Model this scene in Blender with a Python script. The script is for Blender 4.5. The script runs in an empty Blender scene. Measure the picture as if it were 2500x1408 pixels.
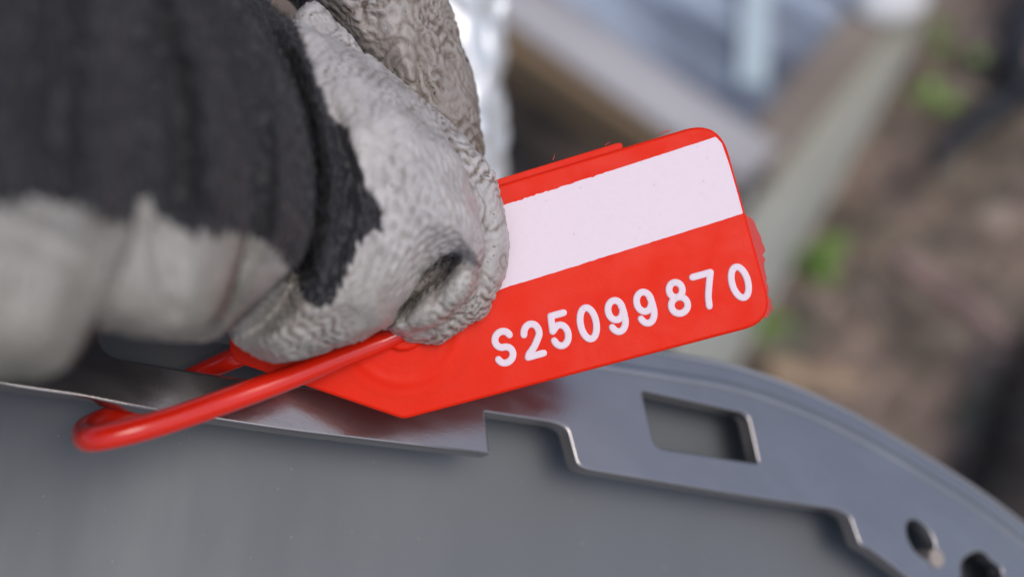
import bpy, bmesh, math, random
import numpy as np
from mathutils import Vector, Matrix

# ------------------------------------------------------------------ camera, light, exposure
SC = bpy.context.scene
COL = SC.collection
PITCH = math.radians(30)                 # tilt up from looking straight down
CAM = np.array([0.0, 0.0, 0.92])
cd = bpy.data.cameras.new('camera')
cam = bpy.data.objects.new('camera', cd)
COL.objects.link(cam)
cam.location = CAM
cam.rotation_euler = (PITCH, 0, 0)
cd.sensor_width = 36
cd.lens = 46.08                          # 125 mm of field at 160 mm
cd.clip_start = 0.01
cd.clip_end = 60
cd.dof.use_dof = True
cd.dof.focus_distance = 0.159
cd.dof.aperture_fstop = 9.8
SC.camera = cam

SC.view_settings.view_transform = 'Standard'
SC.view_settings.look = 'None'
SC.view_settings.exposure = 0.0
SC.view_settings.gamma = 1
SC.view_settings.use_curve_mapping = False

W = bpy.data.worlds.new('World')
SC.world = W
W.use_nodes = True
wn = W.node_tree
sky = wn.nodes.new('ShaderNodeTexSky')
sky.sky_type = 'NISHITA'
sky.sun_disc = False
SUN_EL, SUN_AZ = math.radians(66), math.radians(128)
sky.sun_elevation = SUN_EL
sky.sun_rotation = SUN_AZ
sky.air_density = 1.0
sky.dust_density = 3.0
sky.ozone_density = 1.0
wn.nodes['Background'].inputs['Strength'].default_value = 0.13
wn.links.new(sky.outputs[0], wn.nodes['Background'].inputs['Color'])

sd = bpy.data.lights.new('sun', 'SUN')
sd.energy = 0.95
sd.angle = math.radians(32)
sd.color = (1.0, 0.97, 0.93)
sun = bpy.data.objects.new('sun', sd)
COL.objects.link(sun)
sdir = Vector((math.sin(SUN_AZ) * math.cos(SUN_EL), math.cos(SUN_AZ) * math.cos(SUN_EL), math.sin(SUN_EL)))
sun.rotation_euler = sdir.to_track_quat('Z', 'Y').to_euler()
sun.location = (0, 0, 3)

# ------------------------------------------------------------------ helpers
F = 3200.0                               # focal length in photo pixels
AX = np.array([[1, 0, 0], [0, math.cos(PITCH), math.sin(PITCH)], [0, -math.sin(PITCH), math.cos(PITCH)]])


def cam_to_world(P):                     # P: n x 3 in mm, camera axes -> metres, world
    P = np.asarray(P, float)
    return CAM + (P * 0.001) @ AX


def ray(px, py):
    return np.stack([(np.asarray(px, float) - 1250) / F, (704 - np.asarray(py, float)) / F, -np.ones_like(np.asarray(px, float))], -1)


def at(px, py, d):                       # camera-space mm
    r = ray(px, py)
    return r * np.asarray(d, float)[..., None] if np.ndim(d) else r * d


def ground_at(px, py, z=0.0):            # world point on the height z
    r = ray(px, py) @ AX
    t = (z - CAM[2]) / r[..., 2]
    return CAM + r * t[..., None]


def tag(o, label=None, cat=None, group=None, kind=None):
    if label: o['label'] = label
    if cat: o['category'] = cat
    if group: o['group'] = group
    if kind: o['kind'] = kind
    return o


def thing(name, loc, label, cat, group=None):
    o = bpy.data.objects.new(name, None)
    o.empty_display_size = 0.01
    COL.objects.link(o)
    o.location = loc
    return tag(o, label, cat, group)


def mesh_obj(name, V, faces, mat, parent=None, smooth=True):
    V = np.asarray(V, float)
    if parent is None:
        loc = V.mean(0)
    else:
        loc = np.array(parent.location)
        p = parent.parent
        while p is not None:
            loc = loc + np.array(p.location)
            p = p.parent
    me = bpy.data.meshes.new(name)
    me.from_pydata((V - loc).tolist(), [], [list(map(int, f)) for f in faces])
    me.update()
    if smooth:
        me.polygons.foreach_set('use_smooth', [True] * len(me.polygons))
    me.materials.append(mat)
    o = bpy.data.objects.new(name, me)
    COL.objects.link(o)
    if parent is None:
        o.location = loc
    else:
        o.parent = parent
    return o


def norm(v):
    v = np.asarray(v, float)
    return v / np.linalg.norm(v)


class Plane:                             # a plane in camera space, local (u, v, w) in mm
    def __init__(s, px, py, d, n, udir=(1, 0, 0)):
        s.o = at(px, py, d)
        s.n = norm(n)
        u = np.array(udir, float)
        s.u = norm(u - s.n * (u @ s.n))
        s.v = np.cross(s.n, s.u)

    def uv(s, pts):
        pts = np.asarray(pts, float)
        r = ray(pts[:, 0], pts[:, 1])
        t = (s.o @ s.n) / (r @ s.n)
        P = r * t[:, None] - s.o
        return np.stack([P @ s.u, P @ s.v], -1)

    def cam(s, L):
        L = np.asarray(L, float)
        return s.o + L[:, :1] * s.u + L[:, 1:2] * s.v + L[:, 2:3] * s.n

    def world(s, L):
        return cam_to_world(s.cam(L))


def catmull(pts, n=8, closed=False):
    pts = np.asarray(pts, float)
    N = len(pts)
    out = []
    rng = range(N) if closed else range(N - 1)
    for i in rng:
        if closed:
            p0, p1, p2, p3 = pts[(i - 1) % N], pts[i], pts[(i + 1) % N], pts[(i + 2) % N]
        else:
            p0, p1, p2, p3 = pts[max(i - 1, 0)], pts[i], pts[i + 1], pts[min(i + 2, N - 1)]
        for k in range(n):
            t = k / n
            out.append(0.5 * ((2 * p1) + (-p0 + p2) * t + (2 * p0 - 5 * p1 + 4 * p2 - p3) * t * t + (-p0 + 3 * p1 - 3 * p2 + p3) * t ** 3))
    if not closed:
        out.append(pts[-1])
    return np.array(out)


def round_poly(pts, r, n=6):
    """corner rounding; r scalar or list"""
    pts = np.asarray(pts, float)
    N = len(pts)
    out = []
    for i in range(N):
        rr = r[i] if hasattr(r, '__len__') else r
        p, a, b = pts[i], pts[i - 1], pts[(i + 1) % N]
        if rr <= 0:
            out.append(p)
            continue
        la, lb = np.linalg.norm(a - p), np.linalg.norm(b - p)
        k = min(rr, la * .48, lb * .48)
        A, B = p + (a - p) / la * k, p + (b - p) / lb * k
        for j in range(n + 1):
            t = j / n
            out.append((1 - t) ** 2 * A + 2 * t * (1 - t) * p + t * t * B)
    return np.array(out)


def slab(loops, top, bottom, bevel, res=3):
    """filled 2D shape with holes, loops in mm; returns verts (u,v,w), faces"""
    c = bpy.data.curves.new('tmp', 'CURVE')
    c.dimensions = '2D'
    c.fill_mode = 'BOTH'
    for L in loops:
        sp = c.splines.new('POLY')
        sp.points.add(len(L) - 1)
        for p, q in zip(sp.points, L):
            p.co = (q[0], q[1], 0, 1)
        sp.use_cyclic_u = True
    c.extrude = (top - bottom) / 2 - bevel
    c.bevel_depth = bevel
    c.bevel_resolution = res
    c.offset = -bevel
    o = bpy.data.objects.new('tmp', c)
    COL.objects.link(o)
    dg = bpy.context.evaluated_depsgraph_get()
    me = bpy.data.meshes.new_from_object(o.evaluated_get(dg))
    V = np.empty(len(me.vertices) * 3)
    me.vertices.foreach_get('co', V)
    V = V.reshape(-1, 3)
    V[:, 2] += (top + bottom) / 2
    faces = [tuple(p.vertices) for p in me.polygons]
    bpy.data.objects.remove(o)
    bpy.data.curves.remove(c)
    bpy.data.meshes.remove(me)
    return V, faces


def slab_obj(name, plane, loops, top, bottom, bevel, mat, parent=None, res=3):
    V, faces = slab(loops, top, bottom, bevel, res)
    o = mesh_obj(name, plane.world(V), faces, mat, parent, smooth=False)
    bm = bmesh.new()
    bm.from_mesh(o.data)
    bmesh.ops.remove_doubles(bm, verts=bm.verts, dist=2e-6)
    bmesh.ops.recalc_face_normals(bm, faces=bm.faces)
    pn = Vector(plane.n @ AX)
    for f in bm.faces:
        f.normal_update()
        f.smooth = abs(f.normal.dot(pn)) < 0.9995
    for e in bm.edges:
        if len(e.link_faces) == 2 and e.calc_face_angle(0) > math.radians(40):
            e.smooth = False
    bm.to_mesh(o.data)
    bm.free()
    return o


def tube(path, rad, n=20, flat=1.0, updir=None, cap=True):
    """closed tube through path (k x 3), rad scalar or list; elliptical when flat<1 along updir"""
    P = np.asarray(path, float)
    K = len(P)
    R = np.full(K, rad) if np.ndim(rad) == 0 else np.asarray(rad, float)
    T = np.gradient(P, axis=0)
    T /= np.linalg.norm(T, axis=1)[:, None] + 1e-12
    V, Fc = [], []
    up = np.array(updir if updir is not None else (0.13, 0.31, 0.94), float)
    fr = []
    a = up - T[0] * (up @ T[0])
    a = norm(a)
    for i in range(K):
        if updir is not None:
            a = up - T[i] * (up @ T[i])
        else:
            a = a - T[i] * (a @ T[i])
        a = norm(a)
        fr.append((a, np.cross(T[i], a)))
    rings = []

    def ring(c, a, b, r):
        base = len(V)
        for k in range(n):
            t = 2 * math.pi * k / n
            V.append(c + a * math.cos(t) * r * flat + b * math.sin(t) * r)
        rings.append(base)
    if cap:
        for s in (0.15, 0.5, 0.8):
            ring(P[0] - T[0] * R[0] * math.cos(math.asin(s)) , *fr[0], R[0] * s)
    for i in range(K):
        ring(P[i], *fr[i], R[i])
    if cap:
        for s in (0.8, 0.5, 0.15):
            ring(P[-1] + T[-1] * R[-1] * math.cos(math.asin(s)), *fr[-1], R[-1] * s)
    for q in range(len(rings) - 1):
        for k in range(n):
            Fc.append((rings[q] + k, rings[q] + (k + 1) % n, rings[q + 1] + (k + 1) % n, rings[q + 1] + k))
    Fc.append(tuple(rings[0] + k for k in range(n))[::-1])
    Fc.append(tuple(rings[-1] + k for k in range(n)))
    return np.array(V), Fc


def merge(parts):
    V, Fc, o = [], [], 0
    for v, f in parts:
        V.append(np.asarray(v))
        Fc += [tuple(int(i) + o for i in q) for q in f]
        o += len(v)
    return np.concatenate(V), Fc


# ------------------------------------------------------------------ materials
class M:
    def __init__(s, name, base, rough=0.5, metal=0.0, **kw):
        s.m = bpy.data.materials.new(name)
        s.m.use_nodes = True
        s.t = s.m.node_tree
        s.b = s.t.nodes['Principled BSDF']
        s.b.inputs['Base Color'].default_value = (*base, 1)
        s.b.inputs['Roughness'].default_value = rough
        s.b.inputs['Metallic'].default_value = metal
        for k, v in kw.items():
            s.b.inputs[k.replace('_', ' ')].default_value = v
        tc = s.t.nodes.new('ShaderNodeTexCoord')
        s.oc = tc.outputs['Object']

    def link(s, a, b): s.t.links.new(a, b)

    def noise(s, scale, detail=3, rough=0.5, stretch=None, rot=None, dist=0.0):
        n = s.t.nodes.new('ShaderNodeTexNoise')
        n.inputs['Scale'].default_value = scale
        n.inputs['Detail'].default_value = detail
        n.inputs['Roughness'].default_value = rough
        n.inputs['Distortion'].default_value = dist
        v = s.oc
        if stretch or rot:
            for key, val in (('Rotation', rot), ('Scale', stretch)):
                if val:
                    mp = s.t.nodes.new('ShaderNodeMapping')
                    mp.inputs[key].default_value = val
                    s.link(v, mp.inputs['Vector'])
                    v = mp.outputs[0]
        s.link(v, n.inputs['Vector'])
        return n.outputs['Fac']

    def ramp(s, fac, stops):
        r = s.t.nodes.new('ShaderNodeValToRGB')
        e = r.color_ramp.elements
        while len(e) < len(stops): e.new(0.5)
        for el, (p, c) in zip(e, stops):
            el.position = p
            el.color = (*c, 1) if len(c) == 3 else c
        s.link(fac, r.inputs[0])
        return r.outputs[0]

    def mix(s, fac, a, b, mode='MIX'):
        n = s.t.nodes.new('ShaderNodeMix')
        n.data_type = 'RGBA'
        n.blend_type = mode
        for sock, v in ((n.inputs['Factor'], fac), (n.inputs[6], a), (n.inputs[7], b)):
            if hasattr(v, 'is_linked'): s.link(v, sock)
            elif np.ndim(v): sock.default_value = (*v, 1)
            else: sock.default_value = v
        return n.outputs[2]

    def attr(s, name):
        n = s.t.nodes.new('ShaderNodeAttribute')
        n.attribute_name = name
        return n.outputs['Fac']

    def math(s, op, a, b=0.0):
        n = s.t.nodes.new('ShaderNodeMath')
        n.operation = op
        for i, v in enumerate((a, b)):
            if hasattr(v, 'is_linked'): s.link(v, n.inputs[i])
            else: n.inputs[i].default_value = v
        return n.outputs[0]

    def color(s, c): s.link(c, s.b.inputs['Base Color'])
    def rough(s, c): s.link(c, s.b.inputs['Roughness'])

    def bump(s, h, dist, strength=1.0, prev=None):
        n = s.t.nodes.new('ShaderNodeBump')
        n.inputs['Distance'].default_value = dist
        n.inputs['Strength'].default_value = strength
        s.link(h, n.inputs['Height'])
        if prev is not None: s.link(prev, n.inputs['Normal'])
        s.link(n.outputs[0], s.b.inputs['Normal'])
        return n.outputs[0]


# red moulded plastic
m = M('red_plastic', (0.80, 0.022, 0.012), 0.42)
m.b.inputs['Subsurface Weight'].default_value = 0.25
m.b.inputs['Subsurface Radius'].default_value = (1.0, 0.12, 0.06)
m.b.inputs['Subsurface Scale'].default_value = 0.0012
m.b.inputs['Specular IOR Level'].default_value = 0.12
n1 = m.noise(2600, 3, 0.6)
m.color(m.mix(m.noise(70, 4, .6), (0.97, 0.030, 0.005), (0.84, 0.017, 0.003)))
m.rough(m.ramp(m.noise(220, 5, .7), [(0.35, (0.30,) * 3), (0.65, (0.50,) * 3)]))
m.bump(n1, 0.00004, 0.5)
RED = m.m
m = M('red_cord', (0.90, 0.022, 0.006), 0.22)
m.b.inputs['Coat Weight'].default_value = 0.6
m.b.inputs['Coat Roughness'].default_value = 0.12
m.b.inputs['Subsurface Weight'].default_value = 0.2
m.b.inputs['Subsurface Radius'].default_value = (1.0, 0.12, 0.06)
m.b.inputs['Subsurface Scale'].default_value = 0.001
m.bump(m.noise(900, 2), 0.00003, 0.4)
REDCORD = m.m
m = M('red_flash', (0.9, 0.16, 0.15), 0.4)
m.b.inputs['Transmission Weight'].default_value = 0.55
m.b.inputs['IOR'].default_value = 1.1
REDFLASH = m.m
m = M('white_print', (0.86, 0.76, 0.83), 0.5)
m.b.inputs['Specular IOR Level'].default_value = 0.3
sp = m.ramp(m.noise(1500, 2, 0.6), [(0.0, (0.4, 0.33, 0.36)), (0.20, (0.5, 0.42, 0.46)), (0.27, (0.89, 0.735, 0.80)), (1, (0.91, 0.78, 0.835))])
m.color(sp)
m.bump(m.noise(1400, 3), 0.00005, 0.4)
WHITE = m.m

# grey satin metal of the container rim
m = M('grey_rim', (0.3, 0.3, 0.3), 0.2, 0.92)
st = m.noise(420, 4, 0.6, (0.03, 1, 1), (0, 0, math.radians(8)))
sp = m.noise(2600, 3, 0.6)
scr = m.ramp(m.noise(90, 5, 0.7, (0.25, 1, 1), (0, 0, math.radians(20))), [(0.45, (0,) * 3), (0.75, (1,) * 3)])
m.color(m.mix(scr, (0.355, 0.332, 0.328), (0.40, 0.376, 0.372)))
m.rough(m.ramp(st, [(0.3, (0.15,) * 3), (0.7, (0.23,) * 3)]))
m.bump(st, 0.00002, 0.5, m.bump(sp, 0.00002, 0.4))
RIM = m.m
m = M('grey_panel', (0.13, 0.14, 0.15), 0.55, 0.0)
m.color(m.mix(m.ramp(m.noise(14, 4, 0.6), [(0.3, (0,) * 3), (0.7, (1,) * 3)]), (0.130, 0.143, 0.155), (0.155, 0.165, 0.175)))
ds = m.ramp(m.noise(1300, 3, .5), [(0.0, (1,) * 3), (0.24, (1,) * 3), (0.28, (0,) * 3)])
prev = m.b.inputs['Base Color'].links[0].from_socket
m.color(m.mix(m.math('MULTIPLY', ds, 0.5), prev, (0.40, 0.39, 0.37)))
sk = m.noise(60, 4, .6, (1, .08, 1))
m.rough(m.ramp(sk, [(0.35, (0.42,) * 3), (0.65, (0.6,) * 3)]))
m.bump(m.noise(900, 3), 0.00003, 0.4)
PANEL = m.m

# ------------------------------------------------------------------ setting: ground
rng = random.Random(5)
nrg = np.random.default_rng(11)


def waves(P, k, seed, n=40, spread=0.12, aniso=None, zc=1.0):
    """sum of equal-wavelength waves: the labyrinth pattern of buckled skin"""
    r = np.random.default_rng(seed)
    d = r.normal(size=(n, 3)) * np.array([1, 1, zc])
    d /= np.linalg.norm(d, axis=1)[:, None]
    d *= k * (1 + spread * r.normal(size=(n, 1)))
    if aniso is not None:
        d = d * np.array(aniso)
    ph = r.uniform(0, 2 * np.pi, n)
    out = np.zeros(len(P))
    for i in range(n):
        out += np.cos(P @ d[i] + ph[i])
    return out / math.sqrt(n / 2)


m = M('soil', (0.1, 0.08, 0.06), 0.9)
c1 = m.ramp(m.noise(7, 5, 0.6, dist=0.6), [(0.30, (0.15, 0.13, 0.10)), (0.45, (0.32, 0.25, 0.19)), (0.56, (0.46, 0.33, 0.27)), (0.68, (0.27, 0.27, 0.19))])
c2 = m.ramp(m.noise(40, 4, 0.7), [(0.35, (0.35,) * 3), (0.65, (1.15,) * 3)])
m.color(m.mix(1.0, c1, c2, 'MULTIPLY'))
m.bump(m.noise(60, 5, 0.7), 0.01, 1.0)
SOIL = m.m
gx = np.linspace(-1, 1, 121)
gx = np.sign(gx) * np.abs(gx) ** 2.6 * 14
X, Y = np.meshgrid(gx, gx + 0.5)
Z = 0.012 * (waves(np.stack([X.ravel(), Y.ravel(), 0 * X.ravel()], -1), 14, 3, 20, 0.5)).reshape(X.shape)
Z -= Z.max() * 0.6
V = np.stack([X.ravel(), Y.ravel(), Z.ravel()], -1)
Nn = len(gx)
faces = [(i * Nn + j, i * Nn + j + 1, (i + 1) * Nn + j + 1, (i + 1) * Nn + j) for i in range(Nn - 1) for j in range(Nn - 1)]
g = mesh_obj('ground', V, faces, SOIL)
tag(g, kind='structure')

# leaf litter (nobody could count it)
m = M('dead_leaf', (0.2, 0.14, 0.09), 0.7)
inf = m.t.nodes.new('ShaderNodeNewGeometry')
c = m.ramp(inf.outputs['Random Per Island'], [(0.0, (0.13, 0.105, 0.08)), (0.3, (0.21, 0.165, 0.12)), (0.55, (0.30, 0.24, 0.19)), (0.75, (0.36, 0.26, 0.22)), (0.9, (0.24, 0.24, 0.15)), (1.0, (0.32, 0.25, 0.20))])
m.color(c)
LEAF = m.m


def leaf_geo(L, Wd, curl, r):
    pts = []
    for i in range(6):
        t = i / 5
        w = Wd * math.sin(math.pi * min(1, t * 0.93 + 0.05)) ** 0.8
        z = curl * L * math.sin(math.pi * t)
        for s in (-1, 0, 1):
            pts.append((L * (t - 0.5), s * w * 0.5, z + abs(s) * w * 0.18))
    f = []
    for i in range(5):
        for k in range(2):
            a = i * 3 + k
            f.append((a, a + 1, a + 4, a + 3))
    return np.array(pts), f


def rot_xyz(V, a, b, c):
    R = np.array(Matrix.Rotation(c, 3, 'Z') @ Matrix.Rotation(b, 3, 'Y') @ Matrix.Rotation(a, 3, 'X'))
    return V @ R.T


parts = []
for i in range(900):
    x, y = rng.uniform(-0.7, 0.9), rng.uniform(0.1, 1.2)
    L = rng.uniform(0.015, 0.045)
    v, f = leaf_geo(L, L * rng.uniform(.3, .6), rng.uniform(-.1, .2), rng)
    v = rot_xyz(v, rng.uniform(-.5, .5), rng.uniform(-.5, .5), rng.uniform(0, 6.28))
    parts.append((v + np.array([x, y, 0.004 + rng.uniform(0, .012)]), f))
v, f = merge(parts)
o = mesh_obj('leaf_litter', v, f, LEAF)
tag(o, 'brown and tan dead leaves strewn over the bare ground', 'leaf litter', kind='stuff')

# ------------------------------------------------------------------ background things on the ground


def beam(name, a, b, width, thick, z, mat, parent=None, roll=0.0):
    """a squared timber from pixel a to pixel b lying with its top at height z"""
    A, B = ground_at(np.array(a[0]), np.array(a[1]), z), ground_at(np.array(b[0]), np.array(b[1]), z)
    d = norm(B - A)
    s = norm(np.cross(d, (0, 0, 1)))
    u = np.cross(s, d)
    bm = bmesh.new()
    bmesh.ops.create_cube(bm, size=1)
    Ln = np.linalg.norm(B - A)
    for vv in bm.verts:
        p = (A + B) / 2 + d * vv.co.x * Ln + s * vv.co.y * width + u * (vv.co.z - 0.5) * thick
        vv.co = p
    bmesh.ops.bevel(bm, geom=bm.edges[:], offset=min(width, thick) * 0.12, segments=2, affect='EDGES')
    V = np.array([vv.co[:] for vv in bm.verts])
    Fc = [[x.index for x in ff.verts] for ff in bm.faces]
    bm.free()
    return mesh_obj(name, V, Fc, mat, parent, smooth=False)


def wood(name, a, b, sc=30, rz=0.0):
    m = M(name, a, 0.75)
    n = m.noise(sc, 5, 0.65, (0.12, 1, 1), (0, 0, rz))
    m.color(m.mix(m.ramp(n, [(0.35, (0,) * 3), (0.65, (1,) * 3)]), a, b))
    m.bump(n, 0.003, 0.6)
    return m.m


W_GREY = wood('weathered_wood', (0.40, 0.375, 0.375), (0.52, 0.49, 0.485), 40, math.radians(38))
W_TAN = wood('tan_wood', (0.24, 0.155, 0.085), (0.33, 0.23, 0.135), 40, math.radians(38))
W_PALE = wood('pale_wood', (0.33, 0.33, 0.28), (0.45, 0.44, 0.38), 30, math.radians(-60))
W_BRN = wood('brown_wood', (0.20, 0.155, 0.12), (0.32, 0.27, 0.225), 30, math.radians(-45))
m = M('dark_wood_and_gap', (0.02, 0.016, 0.015), 0.8)  # dark log wood, also the painted shade of the gap under the frame
m.color(m.ramp(m.noise(9, 4), [(0.38, (0.010, 0.008, 0.008)), (0.58, (0.045, 0.033, 0.026)), (0.72, (0.12, 0.085, 0.065))]))
W_DARK = m.m
m = M('blue_grey_sheet', (0.16, 0.18, 0.22), 0.35, 0.3)
n = m.noise(22, 4, 0.6, (0.16, 1, 1), (0, 0, math.radians(42)))
m.color(m.ramp(n, [(0.36, (0.08, 0.085, 0.11)), (0.5, (0.28, 0.31, 0.37)), (0.62, (0.60, 0.66, 0.74))]))
SHEET = m.m

fr = thing('wooden_frame', ground_at(np.array(1830.), np.array(380.)), 'weathered wooden frame whose corner points down, holding a blue-grey sheet', 'frame')
zt = 0.10
o = beam('rail', (1150, -80), (1850, 395), 0.036, 0.05, zt, W_GREY, fr)
o = beam('tan_edge', (1120, 0), (1795, 442), 0.017, 0.06, zt - 0.012, W_TAN, fr)
o = beam('rail', (1840, 395), (2230, -90), 0.030, 0.05, zt - 0.006, W_BRN, fr)
# sheet inside the frame: shallow folds, real relief
U, Vv = np.meshgrid(np.linspace(0, 1, 60), np.linspace(0, 1, 60))
pA, pB, pC, pD = [ground_at(np.array(float(a)), np.array(float(b)), zt - 0.02) for a, b in ((1260, -90), (2190, -90), (1880, 390), (1800, 390))]
P = (pA * ((1 - U) * (1 - Vv))[..., None] + pB * (U * (1 - Vv))[..., None] + pC * (U * Vv)[..., None] + pD * ((1 - U) * Vv)[..., None]).reshape(-1, 3)
ac_ = P[:, 0] * math.sin(math.radians(42)) + P[:, 1] * math.cos(math.radians(42))
P[:, 2] += 0.004 * np.cos(ac_ * 150) + 0.005 * np.cos(ac_ * 61 + P[:, 0] * 20)
fs = [(i * 60 + j, i * 60 + j + 1, (i + 1) * 60 + j + 1, (i + 1) * 60 + j) for i in range(59) for j in range(59)]
o = mesh_obj('sheet', P, fs, SHEET, fr)
so = o.modifiers.new('thick', 'SOLIDIFY'); so.thickness = 0.003
m = M('pale_blue_strip', (0.55, 0.64, 0.66), 0.4)
PALEB = m.m
o = beam('pale_strip', (1850, -60), (1838, 200), 0.022, 0.006, zt - 0.004, PALEB, fr)

o = beam('gap_shade', (1130, 120), (1700, 480), 0.10, 0.02, 0.035, W_DARK)  # dark board added as painted shade for the gap under the rail
tag(o, 'dark plank added as the shade in the gap below the weathered wooden frame', 'plank')
o = beam('timber_post', (2190, 40), (1690, 900), 0.036, 0.036, 0.07, W_PALE)
tag(o, 'pale greenish weathered post lying diagonally right of the red tag', 'post')
o = beam('timber_strip', (2290, -60), (1800, 640), 0.028, 0.03, 0.05, W_BRN)
tag(o, 'brown timber strip lying along the upper side of the pale post', 'timber')
bm_m = M('white_paint', (0.75, 0.75, 0.74), 0.5)
bm = bmesh.new()
bmesh.ops.create_icosphere(bm, subdivisions=3, radius=0.026)
V = np.array([v.co[:] for v in bm.verts])
V *= np.array([1.2, .8, .6]) * (1 + 0.07 * waves(V, 120, 8, 12))[:, None]
Fc = [[x.index for x in f.verts] for f in bm.faces]
bm.free()
o = mesh_obj('white_stone', V + ground_at(np.array(2168.), np.array(2.), 0.10), Fc, bm_m.m)
tag(o, 'small white stone on the top end of the brown timber', 'stone')

# dark sticks
m = M('black_stick', (0.018, 0.02, 0.026), 0.6)
m.bump(m.noise(150, 3), 0.002, 0.6)
STICK = m.m


def stick(pts, r, z, label, mat=STICK, name='stick'):
    P = catmull(np.array([ground_at(np.array(float(a)), np.array(float(b)), z) for a, b in pts]), 8)
    P[:, 2] += 0.003 * np.sin(np.arange(len(P)) * 0.8)
    rr = np.linspace(r, r * .75, len(P)) * (1 + .08 * np.sin(np.arange(len(P)) * 1.9))
    v, f = tube(P, rr, 12)
    o = mesh_obj(name, v, f, mat)
    tag(o, label, 'stick')
    return o


stick([(2600, 150), (2440, 260), (2330, 345), (2290, 390)], 0.012, 0.03, 'dark blue-black stick slanting in from the upper right edge', STICK)
stick([(2560, -60), (2500, 60), (2480, 160), (2520, 240)], 0.016, 0.03, 'thick dark stick standing at the top right corner', STICK)
stick([(2200, 640), (2330, 720), (2460, 830)], 0.010, 0.02, 'pinkish brown twig across the bare ground on the right', wood('pink_twig', (0.24, 0.15, 0.13), (0.32, 0.22, 0.19)), 'twig')
stick([(1890, 905), (1990, 925), (2080, 930)], 0.012, 0.02, 'short tan stick just above the curved rim edge', wood('tan_twig', (0.36, 0.24, 0.15), (0.45, 0.33, 0.22)), 'twig')
# dark log at the lower right
stick([(2620, 900), (2540, 1080), (2480, 1230), (2420, 1400)], 0.045, 0.03, 'thick dark log past the rim at the lower right', W_DARK, 'log')

# plants
m = M('fresh_leaf', (0.13, 0.27, 0.04), 0.5)
inf = m.t.nodes.new('ShaderNodeNewGeometry')
m.color(m.ramp(inf.outputs['Random Per Island'], [(0, (0.10, 0.22, 0.025)), (1, (0.22, 0.38, 0.05))]))
FRESH = m.m


def plant(px, py, spread, n, label, seed):
    r = random.Random(seed)
    base = ground_at(np.array(float(px)), np.array(float(py)), 0.0)
    t = thing('seedling', base, label, 'plant', 'green seedlings on the ground')
    lp, sp_ = [], []
    for i in range(n):
        a = r.uniform(0, 6.28)
        d = spread * r.uniform(.1, 1)
        tip = base + np.array([math.cos(a) * d, math.sin(a) * d, r.uniform(.02, .05)])
        L = r.uniform(.014, .026)
        v, f = leaf_geo(L, L * .6, .08, r)
        v = rot_xyz(v, r.uniform(-.5, .5), r.uniform(-.6, .3), a)
        lp.append((v + tip, f))
        sp_.append(tube(catmull([base, (base + tip) / 2 + np.array([0, 0, .006]), tip], 4), 0.0008, 6))
    v, f = merge(lp)
    mesh_obj('leaves', v, f, FRESH, t)
    v, f = merge(sp_)
    mesh_obj('stem', v, f, FRESH, t)


plant(1985, 690, 0.016, 14, 'bright green seedling beside the pale post', 1)
plant(2290, 160, 0.030, 5, 'loose green seedling on the ground near the upper right', 2)
plant(2250, 300, 0.022, 4, 'small green seedling just below the loose upper right one', 3)
plant(1840, 830, 0.02, 5, 'faint green seedling just above the rim edge by the tag corner', 4)

# ------------------------------------------------------------------ foil wrapped pipe behind the glove
m = M('crinkled_foil', (0.86, 0.88, 0.90), 0.4, 0.6)
m.bump(m.noise(250, 3, .6, (1, .5, 1)), 0.0005, 0.5)
FOIL = m.m
A0, B0 = at(1113., -600., 300.), at(1108., 640., 312.)
axis = norm(B0 - A0)
ra = norm(np.cross(axis, (0, 0, 1)))
rb = np.cross(axis, ra)
Ln = np.linalg.norm(B0 - A0)
nu, nw = 160, 420
th, tt = np.meshgrid(np.linspace(0, 2 * np.pi, nu, endpoint=False), np.linspace(0, 1, nw))
th, tt = th.ravel(), tt.ravel()
radial = ra * np.cos(th)[:, None] + rb * np.sin(th)[:, None]
Pc = A0 + axis * (Ln * tt)[:, None] + radial * 11.5
w1 = waves(Pc * np.array([1.0, .45, 1.0]) + Pc[:, [1, 0, 2]] * np.array([.5, 0, 0]), 2 * np.pi / 7.0, 91, 24, .4)
w2 = waves(Pc, 2 * np.pi / 18.0, 92, 16, .4)
Pc = Pc + radial * (0.55 * np.abs(w1) + 0.5 * w2)[:, None]
Fc = [(i * nu + k, i * nu + (k + 1) % nu, (i + 1) * nu + (k + 1) % nu, (i + 1) * nu + k) for i in range(nw - 1) for k in range(nu)]
o = mesh_obj('foil_pipe', cam_to_world(Pc), Fc, FOIL)
tag(o, 'bright crinkled silver foil wrapped pipe standing behind the glove thumb', 'pipe')

# ------------------------------------------------------------------ grey container with slotted rim
PL = Plane(1200., 1050., 171., (0.44, 0.30, 0.85))
outer_px = [(-700, 520), (-400, 560), (0, 630), (500, 705), (900, 762), (1240, 808), (1500, 846), (1640, 869), (1740, 886), (1830, 908), (1930, 943), (2030, 986),
            (2130, 1037), (2250, 1108), (2380, 1190), (2500, 1278), (2700, 1440), (2900, 1650), (3000, 1800)]
outer = catmull(PL.uv(outer_px), 6)
lower_px = np.array([(2700, 1900), (2400, 1560), (2214, 1408), (2164, 1368), (2125, 1340), (2100, 1330), (2074, 1258), (2040, 1243),
                     (1772, 1203), (1604, 1175), (1436, 1147), (1409, 1135), (1385, 1045), (1352, 1031), (1184, 1006), (1196, 1108),
                     (950, 1080), (700, 1050), (500, 1020), (330, 994), (200, 968), (0, 940), (-400, 868), (-700, 810)], float)
lr = [0, 30, 12, 12, 10, 12, 14, 10, 60, 30, 14, 16, 16, 16, 2, 1.5, 60, 60, 60, 40, 40, 60, 60, 0]
lower = round_poly(PL.uv(lower_px), [x * 0.053 for x in lr], 6)
top_loop = np.concatenate([outer, lower])
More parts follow.
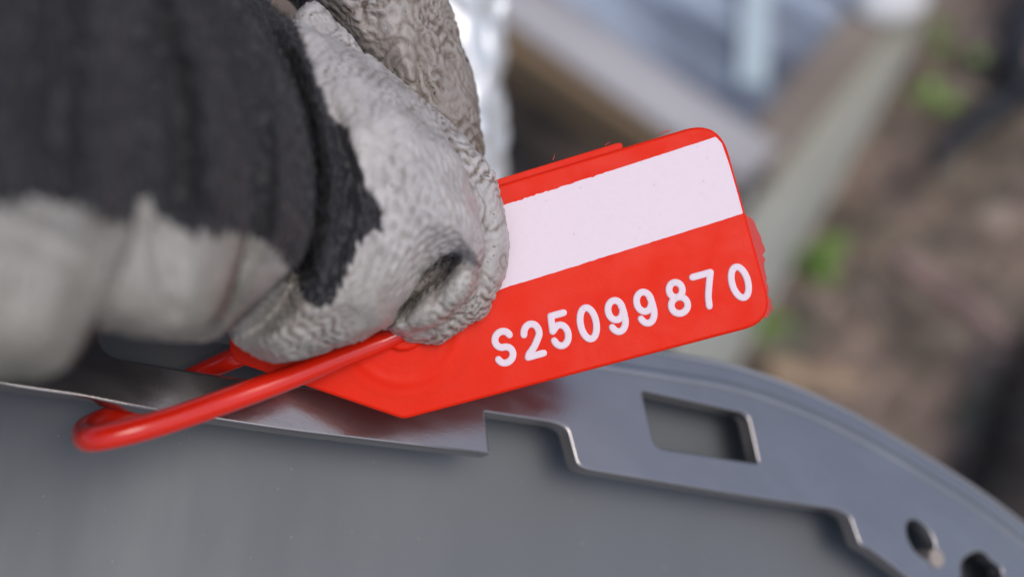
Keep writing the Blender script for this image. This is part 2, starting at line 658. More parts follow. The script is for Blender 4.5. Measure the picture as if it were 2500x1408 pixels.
slot2 = round_poly(PL.uv([(1567, 954), (1825, 1010), (1852, 1131), (1600, 1092)]), [0.7, 1.3, 0.5, 1.6])
slot1 = round_poly(PL.uv([(228, 745), (850, 850), (850, 957), (720, 940), (500, 910), (248, 868)]), [1, 1, 1, 0, 0, 2.2])


def ell(cx, cy, rx, ry, ang, n=32, wob=0.0, seed=1):
    t = np.linspace(0, 2 * np.pi, n, endpoint=False)
    r = 1 + wob * np.sin(3 * t + seed) + wob * .6 * np.sin(5 * t + seed * 2)
    x, y = rx * np.cos(t) * r, ry * np.sin(t) * r
    a = math.radians(ang)
    return PL.uv(np.stack([cx + x * math.cos(a) - y * math.sin(a), cy + x * math.sin(a) + y * math.cos(a)], -1))


hole = ell(2249, 1315, 27, 52, -30)
hole2 = ell(2393, 1398, 50, 48, 20, 36, 0.08, 2)
cont = thing('storage_bin', PL.world(np.array([[0, -40, -60]]))[0], 'grey bin with a slotted satin rim that the red seal is looped through', 'bin')
TH = 2.8
slab_obj('rim_plate', PL, [top_loop, slot2, slot1, hole, hole2], 0.0, -TH, 0.28, RIM, cont)
# rolled outer lip
op = np.concatenate([outer, np.full((len(outer), 1), -1.5)], 1)
v, f = tube(op, 1.15, 14)
LIPM = M('lip_metal', (0.42, 0.42, 0.44), 0.35, 0.5).m
mesh_obj('outer_lip', PL.world(v), f, LIPM, cont)
# faint pressed bead that runs inside the outer edge
ins = outer - 0
tn = np.gradient(outer, axis=0)
tn /= np.linalg.norm(tn, axis=1)[:, None]
nrm2 = np.stack([tn[:, 1], -tn[:, 0]], -1)
bead = outer + nrm2 * 3.0
v, f = tube(np.concatenate([bead, np.full((len(bead), 1), -0.05)], 1), 0.8, 12, flat=0.35, updir=(0, 0, 1))
mesh_obj('pressed_bead', PL.world(v), f, RIM, cont)
# inner panel below the rim
inner_px = [(x, y + 14) for x, y in outer_px] + [(3000, 2600), (-700, 2600)]
PP = Plane(1200., 1050., 171. + 12.0, (0.40, 0.22, 0.88))
iu = PP.uv(inner_px)
slab_obj('inner_panel', PP, [iu], 0.0, -2.0, 0.3, PANEL, cont)
# outer wall going down from the lip
pts_t = np.concatenate([outer + nrm2 * 0.8, np.full((len(outer), 1), -TH)], 1)
pts_b = np.concatenate([outer + nrm2 * 6.0, np.full((len(outer), 1), -160.)], 1)
pts_c = np.concatenate([outer + nrm2 * 8.0, np.full((len(outer), 1), -160.)], 1)
pts_d = np.concatenate([outer + nrm2 * 2.8, np.full((len(outer), 1), -TH)], 1)
K = len(outer)
V = np.concatenate([pts_t, pts_b, pts_c, pts_d])
Fc = []
for i in range(K - 1):
    for q in range(4):
        Fc.append((q * K + i, q * K + i + 1, ((q + 1) % 4) * K + i + 1, ((q + 1) % 4) * K + i))
mesh_obj('side_wall', PL.world(V), Fc, PANEL, cont)
# post seen in the round hole: a short bolt
bx = PL.uv([(2268, 1352)])[0]
bm = bmesh.new()
bmesh.ops.create_cone(bm, cap_ends=True, segments=24, radius1=1.7, radius2=1.4, depth=3)
bv = np.array([v.co[:] for v in bm.verts]) + np.array([bx[0] + 1.2, bx[1] - .5, -1.2])
bf = [[x.index for x in f.verts] for f in bm.faces]
bm.free()
mesh_obj('rivet', PL.world(bv), bf, M('tan_rivet', (0.42, 0.35, 0.30), 0.4, 0.3).m, cont, smooth=False)

# ------------------------------------------------------------------ red seal
TG = Plane(1450., 700., 160., (0.085, 0.04, 1.0), (math.cos(math.radians(16.5)), math.sin(math.radians(16.5)), 0))
seal = thing('security_seal', TG.world(np.array([[0, 0, -2.0]]))[0], 'bright red plastic seal tag with white stripe and raised serial number, looped through the rim', 'security seal')
tag_px = [(985, 1023), (1893, 784), (1757, 290), (905, 545), (560, 700), (560, 878)]
tag_loop = round_poly(TG.uv(tag_px), [0.7, 4.0, 4.6, 3, 2, 1.5], 10)
TT = 2.0
slab_obj('tag_body', TG, [tag_loop], 0.0, -TT, 0.42, RED, seal, 5)
# back plate peeking out over the upper edge
bp = round_poly(TG.uv([(1180, 450), (1220, 434), (1510, 346), (1523, 346), (1526, 372), (1200, 520)]), 0.25)
slab_obj('back_plate', TG, [bp], -1.0, -2.3, 0.15, RED, seal)
# white stripe, raised by the foil and folded over the right edge
e = []
rj = np.random.default_rng(4)
up_a, up_b = np.array([1100, 543.]), np.array([1746, 335.])
for i in range(90):
    t = i / 89
    p = up_a + (up_b - up_a) * t
    j = rj.normal() * 0.65 * (1.5 if t < .6 else .35)
    e.append(p + np.array([0, j]))
e += [np.array([1750, 337]), np.array([1762, 350]), np.array([1781, 404.]), np.array([1798, 463.]), np.array([1813, 518.])]
lo_a, lo_b = np.array([1812, 522.]), np.array([1100, 744.])
for i in range(60):
    t = i / 59
    e.append(lo_a + (lo_b - lo_a) * t + np.array([0, rj.normal() * .45]))
sv = TG.uv(np.array(e))
slab_obj('white_stripe', TG, [sv], 0.045, -0.3, 0.02, WHITE, seal, 1)

# serial number: raised strokes
ARC = lambda cx, cy, rx, ry, a0, a1, n=12: [(cx + rx * math.cos(math.radians(a)), cy + ry * math.sin(math.radians(a))) for a in np.linspace(a0, a1, n)]
G = {
    'S': [ARC(0, .25, .47, .25, 20, 262, 14) + ARC(0.0, -.25, .47, .25, 82, -160, 14)],
    '2': [ARC(0, .20, .46, .30, 175, -20, 12) + [(.30, -.02), (.0, -.24), (-.34, -.40), (-.44, -.5)], [(-.44, -.5), (.5, -.5)]],
    '5': [[(.42, .5), (-.36, .5)], [(-.36, .5), (-.42, .02)], [(-.42, .02)] + ARC(0, -.17, .46, .33, 135, -160, 16)],
    '0': [ARC(0, 0, .46, .5, 90, 450, 34)],
    '9': [ARC(-0.02, .19, .42, .31, 0, 360, 24), ARC(0, 0.0, .42, .5, 35, -10, 6) + ARC(-.02, -.12, .44, .38, 0, -150, 12)],
    '8': [ARC(0, .26, .36, .24, 90, 450, 24), ARC(0, -.24, .45, .26, 90, 450, 24)],
    '7': [[(-.5, .5), (.5, .5)], [(.5, .5), (.24, .1), (.06, -.22), (-.02, -.52)]],
}
cent = [('S', 1230, 847), ('2', 1300, 829), ('5', 1366, 805.5), ('0', 1436, 789), ('9', 1506, 771), ('9', 1576, 750.5), ('8', 1654, 727), ('7', 1722, 708), ('0', 1806, 689)]
bd = np.array([math.cos(math.radians(15.2)), -math.sin(math.radians(15.2))])
for gi, (ch, cx, cy) in enumerate(cent):
    ua = math.radians(9.5 + 6 * gi / 8)
    ud = np.array([-math.sin(ua), -math.cos(ua)])
    w, h = {'0': 42, '8': 45, '9': 43, '7': 45}.get(ch, 41), 77
    parts = []
    for st in G[ch]:
        px = np.array([np.array([cx, cy]) + bd * p[0] * w + ud * p[1] * h for p in st])
        if len(px) == 2:
            px = np.array([px[0] + (px[1] - px[0]) * t for t in np.linspace(0, 1, 6)])
        uv = TG.uv(px)
        L3 = np.concatenate([uv, np.full((len(uv), 1), 0.02)], 1)
        if np.linalg.norm(uv[0] - uv[-1]) > 0.4:
            L3 = catmull(L3, 3)
        vv, ff = tube(L3, 0.44, 18, flat=0.5, updir=(0, 0, 1))
        vv[:, 2] = np.minimum(vv[:, 2], 0.14 + 0.012 * len(parts) + 0.02 * np.arange(len(vv)) / len(vv))
        parts.append((vv, ff))
    v, f = merge(parts)
    mesh_obj('numeral' if ch != 'S' else 'letter', TG.world(v), f, WHITE, seal)

# hub where the cord locks, with pressed rings round it
hc = TG.uv([(985, 800)])[0]
ha = np.linspace(0, 2 * np.pi, 48, endpoint=False)
slab_obj('hub', TG, [np.stack([hc[0] + 2.75 * np.cos(ha), hc[1] + 2.75 * np.sin(ha)], -1)], 1.2, -0.5, 0.4, RED, seal, 4)
# faint pressed collar round the hub, blended into the face
ra_, aa_ = np.meshgrid(np.linspace(4.6, 8.6, 26), np.linspace(0, 2 * np.pi, 120, endpoint=False))
q_ = (ra_.ravel() - 4.6) / 4.0
L_ = np.stack([hc[0] + ra_.ravel() * np.cos(aa_.ravel()), hc[1] + ra_.ravel() * np.sin(aa_.ravel()), 0.004 + 0.09 * np.sin(np.pi * q_) ** 2 * (0.6 + 0.4 * np.cos(2 * np.pi * q_ * 2))], -1)
Fr = [(a * 26 + b, ((a + 1) % 120) * 26 + b, ((a + 1) % 120) * 26 + b + 1, a * 26 + b + 1) for a in range(120) for b in range(25)]
mesh_obj('pressed_collar', TG.world(L_), Fr, RED, seal)
# cord
cp = [(1010, 795, 157.0), (930, 834, 156), (820, 876, 153.5), (700, 924, 150.5), (560, 975, 147.5), (430, 1020, 144), (320, 1052, 141.5), (235, 1070, 141.2),
      (207, 1068, 144.0), (212, 1046, 148.5), (262, 1020, 154.0), (350, 985, 159.5), (440, 937, 161.5), (520, 897, 160.5), (610, 858, 158.0), (760, 800, 157), (900, 740, 158)]
cp = np.array(cp, float)
P = catmull(at(cp[:, 0], cp[:, 1], cp[:, 2]), 10)
kk = np.linspace(0, 1, len(P))
rr = np.interp(kk, [0, .06, .14, .25, .4, 1], [1.2, 1.2, 1.34, 1.45, 1.42, 1.3])
v, f = tube(P, rr, 24)
mesh_obj('cord', cam_to_world(v), f, REDCORD, seal)
# moulding flash: thin ragged skin on the right edge, whiskers on the top
fe = [(1822, 520)]
for i in range(22):
    t = i / 21
    a, b = np.array([1836, 535.]), np.array([1890, 762.])
    p = a + (b - a) * t
    bulge = 15 * math.sin(min(1, t * 1.9) * math.pi) + 7
    fe.append((p[0] + bulge * (0.8 if t < .75 else .5) + rj.normal() * 1.6, p[1] + rj.normal() * 1.5))
fe += [(1890, 745), (1880, 775), (1840, 770), (1820, 600)]
slab_obj('edge_flash', TG, [TG.uv(fe)], -0.9, -1.05, 0.02, REDFLASH, seal, 1)
parts = []
for (a, b) in (((1612, 326), (1622, 316)), ((1622, 322), (1634, 312)), ((1632, 320), (1642, 314)), ((1352, 388), (1356, 374)), ((1480, 352), (1492, 344))):
    q = TG.uv([a, b])
    parts.append(tube(np.array([[q[0][0], q[0][1], -.8], [(q[0][0] + q[1][0]) / 2 + .03, (q[0][1] + q[1][1]) / 2, -.7], [q[1][0], q[1][1], -.75]]), [0.06, .05, .02], 6))
v, f = merge(parts)
mesh_obj('whisker_flash', TG.world(v), f, REDFLASH, seal)

# ------------------------------------------------------------------ glove: overlapping stuffed lobes fused into one skin


def seg_dist(P, poly, closed=True):
    """distance and nearest point from P (n x 2) to a polyline"""
    A = poly if closed else poly[:-1]
    B = np.roll(poly, -1, 0) if closed else poly[1:]
    best = np.full(len(P), 1e18)
    near = np.zeros_like(P)
    for a, b in zip(A, B):
        ab = b - a
        t = np.clip(((P - a) @ ab) / (ab @ ab + 1e-12), 0, 1)
        q = a + t[:, None] * ab
        d = ((P - q) ** 2).sum(1)
        k = d < best
        best[k] = d[k]
        near[k] = q[k]
    return np.sqrt(best), near


def inside(P, poly):
    x, y = P[:, 0], P[:, 1]
    c = np.zeros(len(P), bool)
    n = len(poly)
    for i in range(n):
        x1, y1 = poly[i]
        x2, y2 = poly[i - 1]
        k = ((y1 > y) != (y2 > y)) & (x < (x2 - x1) * (y - y1) / (y2 - y1 + 1e-12) + x1)
        c ^= k
    return c


def lobe(poly, dc, T, Tb, R, creases=(), step=9.0, power=0.5, smooth=True):
    poly = catmull(poly, 5, True) if smooth else np.asarray(poly, float)
    lo, hi = poly.min(0) - step, poly.max(0) + step
    nx, ny = int((hi[0] - lo[0]) / step) + 2, int((hi[1] - lo[1]) / step) + 2
    gx, gy = np.meshgrid(lo[0] + np.arange(nx) * step, lo[1] + np.arange(ny) * step)
    P = np.stack([gx.ravel(), gy.ravel()], -1)
    ins = inside(P, poly)
    d, near = seg_dist(P, poly)
    ok = ins | (d < step * 1.0)
    snap = (~ins & ok) | (ins & (d < step * .35))
    P2 = P.copy()
    P2[snap] = near[snap]
    d2 = np.where(snap, 0, d)
    q = np.clip(d2 / R, 0, 1)
    prof = (1 - (1 - q) ** 2) ** power
    cr = np.zeros(len(P))
    for line, w, amp in creases:
        dd, _ = seg_dist(P2, catmull(line, 6), False)
        cr += amp * np.exp(-(dd / w) ** 2)
    dcv = dc(P2[:, 0], P2[:, 1])
    front = dcv - prof * T + cr * np.clip(q * 2, 0, 1)
    back = dcv + prof * Tb
    idx = -np.ones(len(P), int)
    cells = []
    okg = ok.reshape(ny, nx)
    cellok = okg[:-1, :-1] & okg[1:, :-1] & okg[:-1, 1:] & okg[1:, 1:]
    snapg = snap.reshape(ny, nx)
    allsn = snapg[:-1, :-1] & snapg[1:, :-1] & snapg[:-1, 1:] & snapg[1:, 1:]
    cellok &= ~allsn
    ci, cj = np.nonzero(cellok)
    quad = np.stack([ci * nx + cj, ci * nx + cj + 1, (ci + 1) * nx + cj + 1, (ci + 1) * nx + cj], -1)
    # cells' border vertices must be closed
    used = np.unique(quad)
    edges = {}
    for a in quad:
        for k in range(4):
            e = (a[k], a[(k + 1) % 4])
            key = (min(e), max(e))
            edges[key] = edges.get(key, 0) + 1
    rim = set()
    for k_, c_ in edges.items():
        if c_ == 1:
            rim.update(k_)
    fi, bi = {}, {}
    V = []
    for u in used:
        if u in rim:
            fi[u] = bi[u] = len(V)
            V.append(at(P2[u, 0], P2[u, 1], dcv[u]))
        else:
            fi[u] = len(V)
            V.append(at(P2[u, 0], P2[u, 1], front[u]))
            bi[u] = len(V)
            V.append(at(P2[u, 0], P2[u, 1], back[u]))
    Fc = []
    for a in quad:
        Fc.append(tuple(fi[u] for u in a))
        Fc.append(tuple(bi[u] for u in a[::-1]))
    return np.array(V), Fc


lobes = []
# back of the hand and nearest knuckle, left
lobes.append(lobe([(-700, 700), (-500, 900), (-250, 960), (0, 928), (100, 922), (165, 893), (215, 838), (262, 770), (318, 640), (345, 480), (352, 250), (330, 0), (300, -400), (100, -700), (-600, -700)],
                  lambda x, y: 107.5 + 0.012 * (x - 100) + 0 * y, 8.5, 24, 150,
                  creases=[([(-100, 520), (60, 560), (200, 640), (240, 740)], 50, 1.3), ([(230, -200), (255, 100), (262, 300), (250, 500)], 46, -2.6), ([(120, -200), (140, 150), (140, 450)], 40, 1.8), ([(0, -200), (20, 150), (20, 450)], 45, -1.5)]))
# middle knuckle block with its pale underside
lobes.append(lobe([(150, 760), (240, 812), (330, 806), (400, 830), (470, 832), (545, 818), (590, 784), (640, 738), (700, 680), (733, 640), (757, 570), (768, 480), (762, 400), (745, 310), (715, 220), (672, 130),
                   (625, 50), (585, -20), (560, -300), (300, -600), (60, -500), (20, 200), (60, 600)],
                  lambda x, y: 132 + 0.022 * (x - 500) - 0.004 * (y - 400), 12, 13, 150,
                  creases=[([(540, -200), (620, 80), (680, 260), (690, 450), (680, 600)], 40, -2.8), ([(620, 60), (650, 250), (655, 420), (645, 560)], 22, 1.6),
                           ([(600, 590), (570, 660), (555, 740)], 22, 1.0), ([(640, 600), (600, 700), (590, 760)], 22, -0.7),
                           ([(430, 700), (470, 740), (500, 800)], 18, 0.8)]))
# fold lying over it
lobes.append(lobe([(150, 740), (250, 800), (380, 822), (470, 818), (530, 780), (566, 700), (596, 610), (612, 500), (608, 380), (585, 260), (545, 130), (490, 10), (440, -150), (200, -600), (0, -500), (20, 200), (60, 600)],
                  lambda x, y: 117.0 + 0.022 * (x - 450) - 0.003 * (y - 400), 6.5, 20, 120,
                  creases=[([(430, -150), (480, 100), (520, 300), (528, 480)], 40, -2.6), ([(360, -150), (410, 100), (440, 300), (440, 480)], 30, 1.6), ([(380, 560), (400, 660), (430, 760)], 24, 0.9)]))
# index finger
lobes.append(lobe([(560, -150), (640, -20), (700, 42), (760, 66), (880, 128), (960, 185), (1030, 250), (1090, 322), (1130, 400), (1155, 480), (1176, 560), (1184, 610), (1176, 655), (1150, 640), (1115, 622), (1075, 632), (1040, 664),
                   (1005, 715), (975, 762), (945, 796), (905, 818), (850, 843), (790, 862), (735, 880), (690, 887), (640, 880), (598, 856), (562, 828), (545, 760), (520, 500), (500, 200), (480, -150)],
                  lambda x, y: 150.5 + 0.006 * (x - 900) - 0.006 * (y - 500), 10.5, 8, 150,
                  creases=[([(735, 640), (700, 720), (640, 790), (590, 820)], 26, 5.0), ([(660, 60), (715, 190), (750, 320), (768, 450), (762, 560), (738, 650)], 26, 4.0),
                           ([(720, 110), (765, 230), (800, 360), (806, 500), (780, 640)], 20, -0.9),
                           ([(870, 330), (885, 450), (870, 560), (820, 700)], 34, -0.5),
                           ([(770, 100), (800, 250), (840, 380), (850, 520), (800, 680)], 24, 0.9),
                           ([(950, 250), (1010, 350), (1060, 470), (1080, 560)], 60, -0.6),
                           ([(700, 800), (760, 790), (850, 790), (900, 770)], 20, 0.5),
                           ([(930, 640), (900, 720), (870, 790)], 22, 0.5)]))
# crumpled side of the index finger behind it
lobes.append(lobe([(760, 0), (880, 118), (1000, 212), (1090, 292), (1145, 345), (1190, 405), (1222, 475), (1240, 560), (1241, 640), (1225, 700), (1192, 755), (1150, 796), (1090, 830), (1030, 838), (975, 828), (925, 803),
                   (900, 700), (880, 500), (800, 300), (700, 100)],
                  lambda x, y: 157.0 + 0.004 * (x - 1100), 4.6, 3.0, 95,
                  creases=[([(1150, 380), (1190, 480), (1196, 600), (1170, 700)], 14, 0.5), ([(960, 800), (990, 745), (1035, 690), (1080, 655), (1100, 645)], 24, 4.2)]))
# turned-under fingertip roll
lobes.append(lobe([(1120, 612), (1160, 625), (1178, 660), (1168, 710), (1135, 752), (1090, 790), (1040, 812), (990, 822), (940, 806), (960, 770), (1000, 730), (1040, 706), (1078, 680), (1098, 655)],
                  lambda x, y: 155.0 - 0.004 * (x - 1050), 5.6, 3, 42,
                  creases=[([(975, 770), (990, 800), (1010, 818)], 8, 0.6), ([(1060, 740), (1090, 760), (1100, 790)], 8, 0.5)]))
# thumb behind
lobes.append(lobe([(560, -300), (660, -60), (750, 60), (850, 200), (950, 400), (1000, 600), (1080, 640), (1140, 560), (1176, 430), (1180, 370), (1174, 290), (1160, 210), (1135, 130), (1110, 50), (1088, -30), (1060, -300), (900, -600), (600, -600)],
                  lambda x, y: 173 + 0.006 * (y - 300) + 0 * x, 11.0, 11, 190,
                  creases=[([(1040, 20), (1080, 110), (1110, 180), (1125, 260)], 12, 0.9), ([(720, -40), (800, 40), (860, 110)], 16, 1.0), ([(800, -60), (850, 20), (890, 80)], 14, -0.8)]))

V, Fc = merge(lobes)
me = bpy.data.meshes.new('tmp_glove')
me.from_pydata(V.tolist(), [], Fc)
me.update()
tmp = bpy.data.objects.new('tmp_glove', me)
COL.objects.link(tmp)
md = tmp.modifiers.new('fuse', 'REMESH')
md.mode = 'VOXEL'
md.voxel_size = 0.20
md.adaptivity = 0
dg = bpy.context.evaluated_depsgraph_get()
gm = bpy.data.meshes.new_from_object(tmp.evaluated_get(dg))
bpy.data.objects.remove(tmp)
nv = len(gm.vertices)
V = np.empty(nv * 3)
gm.vertices.foreach_get('co', V)
V = V.reshape(-1, 3)
E = np.empty(len(gm.edges) * 2, np.int32)
gm.edges.foreach_get('vertices', E)
E = E.reshape(-1, 2)
deg = np.bincount(E.ravel(), minlength=nv).astype(float)


def laplace(A, it, lam=0.5):
    for _ in range(it):
        S = np.zeros_like(A)
        if A.ndim == 1:
            S = np.bincount(E[:, 0], A[E[:, 1]], nv) + np.bincount(E[:, 1], A[E[:, 0]], nv)
            A = A + lam * (S / deg - A)
        else:
            for c in range(A.shape[1]):
                S[:, c] = np.bincount(E[:, 0], A[E[:, 1], c], nv) + np.bincount(E[:, 1], A[E[:, 0], c], nv)
            A = A + lam * (S / deg[:, None] - A)
    return A


V = laplace(V, 7)
print('GLOVE VERTS', nv)


def normals(V):
    gm.vertices.foreach_set('co', V.ravel())
    gm.update()
    N = np.empty(nv * 3)
    gm.vertex_normals.foreach_get('vector', N)
    return N.reshape(-1, 3)


N = normals(V)
d = -V[:, 2]
PX = V[:, 0] / d * F + 1250
PY = 704 - V[:, 1] / d * F
P2 = np.stack([PX, PY], -1)
depth_ids = d

# which cloth: dark knit back, drawn as the region the dip coating never reached
fab = np.array([(-900, -900), (560, -900), (660, -60), (690, 0), (717, 46), (735, 89), (757, 142), (778, 199), (796, 249), (810, 291), (819, 295), (822, 309), (842, 305), (856, 341), (870, 377), (881, 419), (886, 450), (895, 457), (920, 490),
                (932, 515), (930, 560), (908, 562), (887, 599), (877, 593), (869, 614), (850, 659), (842, 692), (821, 721), (797, 737), (770, 762), (759, 745), (735, 725), (726, 690), (710, 659), (702, 647), (665, 614), (642, 581), (611, 568),
                (599, 556), (570, 580), (533, 585), (500, 564), (480, 572), (440, 552), (400, 532), (370, 500), (335, 502), (310, 545), (270, 545), (240, 528), (200, 508), (100, 492), (0, 490), (-300, 480), (-900, 470)], float)
Q = V * 1.0
# ragged edge: saw teeth that follow the knit ribs
j1 = waves(Q * np.array([1, .25, 1]), 4.2, 21, 24, .35)
j2 = waves(Q, 1.6, 22, 20, .4)
jk = np.where(PX > 735, .35, 1.0)
j3 = waves(Q * np.array([1, .5, 1]), 2 * np.pi / 0.75, 23, 24, .3)
PJ = P2 + np.stack([3.0 * j3, 4.5 * j3], -1) + np.stack([3.5 * j2 * jk, (9.0 * j1 + 5 * j2) * jk], -1)
dist, _ = seg_dist(PJ, fab)
sgn = np.where(inside(PJ, fab), 1, -1) * dist
front_thumb = (d > 160.5)                # thumb and pads are all coated
fabric = np.clip(sgn / 5 + 0.5, 0, 1)
fabric[front_thumb & (PX > 712)] = 0
fabric[front_thumb & (PX <= 712)] = 1
fabric[front_thumb & (PX <= 750) & (PY < 60)] = 1
# islands of coating on the knit near the ridge
# wrinkles
warp = np.stack([waves(Q, 0.55, 31 + i, 14, .4) for i in range(3)], -1)
Qw = Q + warp * 0.55
fE = waves(Qw, 2 * np.pi / 1.75, 41, 46, .14, None, .3)
fD = waves(Qw, 2 * np.pi / 1.35, 42, 46, .16, None, .3)
fK = waves(Q * np.array([1, 0.55, 1]), 2 * np.pi / 0.95, 43, 40, .08)
low = waves(Q, 0.9, 44, 20, .4)


# buckled skin: the stripes of a Swift-Hohenberg relaxation run on the mesh itself
nb = [[] for _ in range(0)]
order = np.argsort(np.concatenate([E[:, 0], E[:, 1]]), kind='stable')
src = np.concatenate([E[:, 0], E[:, 1]])[order]
dst = np.concatenate([E[:, 1], E[:, 0]])[order]
start = np.concatenate([[0], np.cumsum(np.bincount(src, minlength=nv))[:-1]])
slot = np.arange(len(src)) - start[src]
NB = np.tile(np.arange(nv)[:, None], (1, 6))
k_ = slot < 6
NB[src[k_], slot[k_]] = dst[k_]
h_ = np.linalg.norm(V[E[:, 0]] - V[E[:, 1]], axis=1).mean()
lam = np.where((d > 160.5) & (PX > 650), 1.45, 0.98) * (1 + 0.26 * waves(Q, 0.8, 61, 20, .4))
# smoothing weight per vertex so that 5 and 12 steps straddle the wanted wavelength
wgt = np.clip(0.5 * (lam / (6.3 * h_)) ** 2, 0.12, 0.85).astype(np.float32)
u = (np.random.default_rng(77).normal(size=nv) * .6 + 0.4 * np.where(d > 160.5, fE, fD)).astype(np.float32)
NB4 = np.ascontiguousarray(NB[:, :4])
for it in range(17):
    a = u
    for q in range(12):
        a = a + wgt * (a[NB4].sum(1) * 0.25 - a)
        if q == 4:
            hi_ = a
    u = np.tanh(7.0 * (hi_ - a) + 0.12)
for q in range(2):
    u = u + 0.4 * (u[NB4].sum(1) * 0.25 - u)
print('H', h_)
u = u - u.mean()
u = u / u.std()


def sm(x, a, b):
    t = np.clip((x - a) / (b - a), 0, 1)
    return t * t * (3 - 2 * t)


isE = sm(d, 159, 162) * sm(PX, 600, 700)
isB = (1 - sm(d, 150.2, 152.5)) * sm(PX, 700, 760)
smooth_zone = np.exp(-(((PX - 1000) / 150) ** 2 + ((PY - 540) / 190) ** 2) ** 2)
rimlow = sm(PY, 740, 800)
isD = 1 - np.clip(isE + isB, 0, 1)
bigw = waves(Qw, 2 * np.pi / 5.5, 81, 30, .35, None, .4)
bigl = np.exp(-(bigw / .22) ** 2)
fine = waves(Qw, 2 * np.pi / .72, 82, 40, .2)
patch = 0.35 + 0.65 * sm(waves(Q, 0.62, 71, 20, .5), -0.9, 0.7)
ampE = 0.155
ampD = 0.105
hE = (np.tanh(1.0 * (u + .25)) + .3 * np.clip(fE, -1.5, 1.5)) * patch
hD = (np.tanh(1.0 * (u + .25)) + .3 * np.clip(fD, -1.5, 1.5)) * patch
crink = isE * ampE * hE + (1 - isE) * ampD * hD * np.clip(np.maximum(isD * (PX > 800), np.maximum(rimlow * .9, 1.0 - smooth_zone * 1.0)) , 0.0, 1) * np.where(isB > .5, np.clip(.48 - .45 * smooth_zone + .4 * rimlow, 0.05, 1), 1)
leftfade = sm(PX, 150, 500)
coat = 1 - fabric
disp = crink * coat * np.where(PX < 745, 0.30 + 0.6 * sm(PX, 250, 450) * sm(PY, 690, 800), 1.0)
disp += coat * (-0.12 * bigl * (1 - .6 * isB) + 0.018 * np.clip(fine, -2, 2) + 0.09 * bigw) * (1 - smooth_zone * isB) * (0.4 + .6 * (PX > 700))
disp += 0.10 * low * coat
disp += coat * 0.13 * np.clip(fK, -1.5, 1.5) * (isB * smooth_zone + .35 * (PX < 700))
# knit: slanting ribs, and the fabric stands a little proud of nothing: coating is the thicker skin
rib = waves(Q * np.array([1.2, .45, 1]), 2 * np.pi / 1.0, 51, 30, .15)
disp += fabric * (0.13 * rib + 0.07 * waves(Q, 2 * np.pi / 3.2, 52, 24, .3)) - 0.18 * fabric
V = V + N * disp[:, None]
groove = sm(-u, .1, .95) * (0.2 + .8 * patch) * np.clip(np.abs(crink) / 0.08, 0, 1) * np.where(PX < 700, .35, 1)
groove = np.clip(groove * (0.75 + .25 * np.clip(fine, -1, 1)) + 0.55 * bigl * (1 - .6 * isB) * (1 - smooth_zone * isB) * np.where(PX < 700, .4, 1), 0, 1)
gm.vertices.foreach_set('co', V.ravel())
Wv = cam_to_world(V)
gl_loc = cam_to_world(at(700., 500., 150.))
gm.vertices.foreach_set('co', (Wv - gl_loc).ravel())
gm.update()
gm.polygons.foreach_set('use_smooth', [True] * len(gm.polygons))
under_shade = sm(-N[:, 2], -.10, .12)  # shade painted on down-facing skin, so the rim reflects it dark
for nm, arr in (('fabric', fabric), ('under_shade', under_shade), ('left', 1 - sm(PX, 520, 760)), ('knitshow', sm(-fK, .2, 1.4) * (isB * smooth_zone + .3 * (PX < 700))), ('groove', groove), ('thumb', isE), ('low', np.clip(.5 + .25 * low, 0, 1)), ('lowedge', sm(PY, 560, 800))):
    a = gm.attributes.new(nm, 'FLOAT', 'POINT')
    a.data.foreach_set('value', np.asarray(arr, np.float32))

m = M('glove_skin', (0.4, 0.36, 0.33), 0.5)
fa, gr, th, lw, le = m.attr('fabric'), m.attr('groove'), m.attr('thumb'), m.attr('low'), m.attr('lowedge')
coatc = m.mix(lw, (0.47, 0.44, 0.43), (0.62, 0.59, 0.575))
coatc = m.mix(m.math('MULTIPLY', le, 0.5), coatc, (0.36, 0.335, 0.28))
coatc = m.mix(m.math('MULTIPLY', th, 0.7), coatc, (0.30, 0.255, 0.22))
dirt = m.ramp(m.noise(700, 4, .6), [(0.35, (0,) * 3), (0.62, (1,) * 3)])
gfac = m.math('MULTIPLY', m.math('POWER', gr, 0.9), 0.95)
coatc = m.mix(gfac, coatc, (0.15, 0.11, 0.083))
coatc = m.mix(m.math('MULTIPLY', dirt, 0.22), coatc, (0.24, 0.20, 0.16))
specks = m.ramp(m.noise(2200, 2, .5), [(0.0, (1,) * 3), (0.27, (1,) * 3), (0.31, (0,) * 3)])
coatc = m.mix(specks, coatc, (0.05, 0.04, 0.035))
coatc = m.mix(m.math('MULTIPLY', m.attr('knitshow'), 0.55), coatc, (0.30, 0.265, 0.235))
grime = m.ramp(m.noise(75, 4, .6), [(0.38, (0,) * 3), (0.62, (1,) * 3)])
coatc = m.mix(m.math('MULTIPLY', m.attr('left'), m.math('ADD', m.math('MULTIPLY', grime, 0.45), 0.42)), coatc, (0.19, 0.185, 0.145))
coatc = m.mix(m.attr('under_shade'), coatc, (0.018, 0.016, 0.015))
fabc = m.mix(m.noise(1100, 4, .6, (1, .25, 1), (0, 0, -0.35)), (0.0075, 0.0072, 0.0085), (0.028, 0.0265, 0.0315))
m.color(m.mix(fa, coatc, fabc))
m.rough(m.ramp(fa, [(0, (0.40,) * 3), (1, (0.55,) * 3)]))
b1 = m.bump(m.noise(1700, 4, .65), 0.00012, 0.5)
b2 = m.bump(m.noise(1500, 3, .6, (1, .3, 1), (0, 0, -0.35)), 0.0004, 0.45, b1)
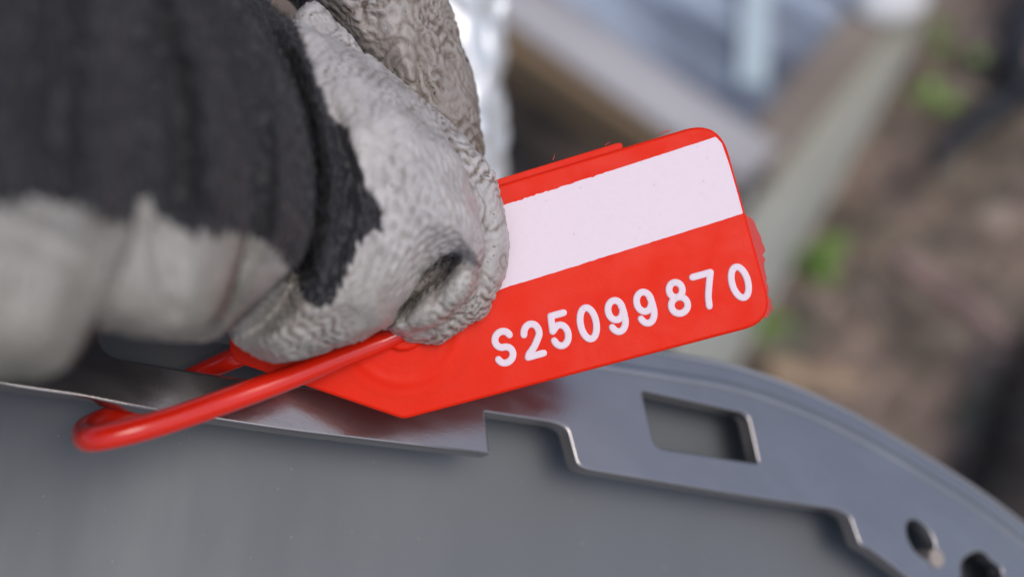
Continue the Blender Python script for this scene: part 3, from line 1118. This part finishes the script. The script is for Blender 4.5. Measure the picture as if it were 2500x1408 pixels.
m.link(m.math('MULTIPLY', fa, 0.17), m.b.inputs['Sheen Weight'])
m.b.inputs['Sheen Roughness'].default_value = 0.5
m.b.inputs['Specular IOR Level'].default_value = 0.45
GLOVE = m.m
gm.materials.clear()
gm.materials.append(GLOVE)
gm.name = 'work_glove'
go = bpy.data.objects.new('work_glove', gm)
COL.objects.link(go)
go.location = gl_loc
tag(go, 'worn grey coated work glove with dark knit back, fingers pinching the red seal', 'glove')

# stray fibres standing off the knit, and a few pale ones along the coated edge
Nf = normals(V) if False else N
cand = np.nonzero((fabric > .6) & (PX > 380) & (PX < 960) & (PY > -60) & (PY < 790) & (N[:, 2] > -0.2))[0]
edge = np.nonzero((fabric > .2) & (fabric < .8) & (PX > 560) & (PX < 960) & (N[:, 2] > 0))[0]
rf = np.random.default_rng(9)


def fibres(idx, lmin, lmax, rad, lean):
    FV, FF = [], []
    for i in idx:
        p, n_ = V[i], N[i]
        t = norm(np.cross(n_, rf.normal(size=3)) + lean)
        L = rf.uniform(lmin, lmax)
        c1 = p + n_ * L * .22 + t * L * .35
        c2 = p + n_ * L * .30 + t * L * .8 + rf.normal(size=3) * L * .12
        sd_ = norm(np.cross(t, n_)) * rad
        b = len(FV)
        FV += [p - sd_, p + sd_, p + n_ * rad, c1 - sd_ * .8, c1 + sd_ * .8, c1 + n_ * rad, c2]
        for k in range(3):
            FF.append((b + k, b + (k + 1) % 3, b + 3 + (k + 1) % 3, b + 3 + k))
            FF.append((b + 3 + k, b + 3 + (k + 1) % 3, b + 6))
    return np.array(FV), FF


m = M('knit_fibre', (0.05, 0.046, 0.052), 0.7)
v, f = fibres(rf.choice(cand, 11000), .5, 1.4, .018, np.array([.35, .9, 0.1]))
o = mesh_obj('knit_fibres', cam_to_world(v), f, m.m, go)
tag(o, kind='stuff')
m = M('pale_fibre', (0.5, 0.46, 0.43), 0.8)
v, f = fibres(rf.choice(edge, 500), .3, .9, .016, np.array([.2, .6, 0.1]))
o = mesh_obj('pale_fibres', cam_to_world(v), f, m.m, go)
tag(o, kind='stuff')
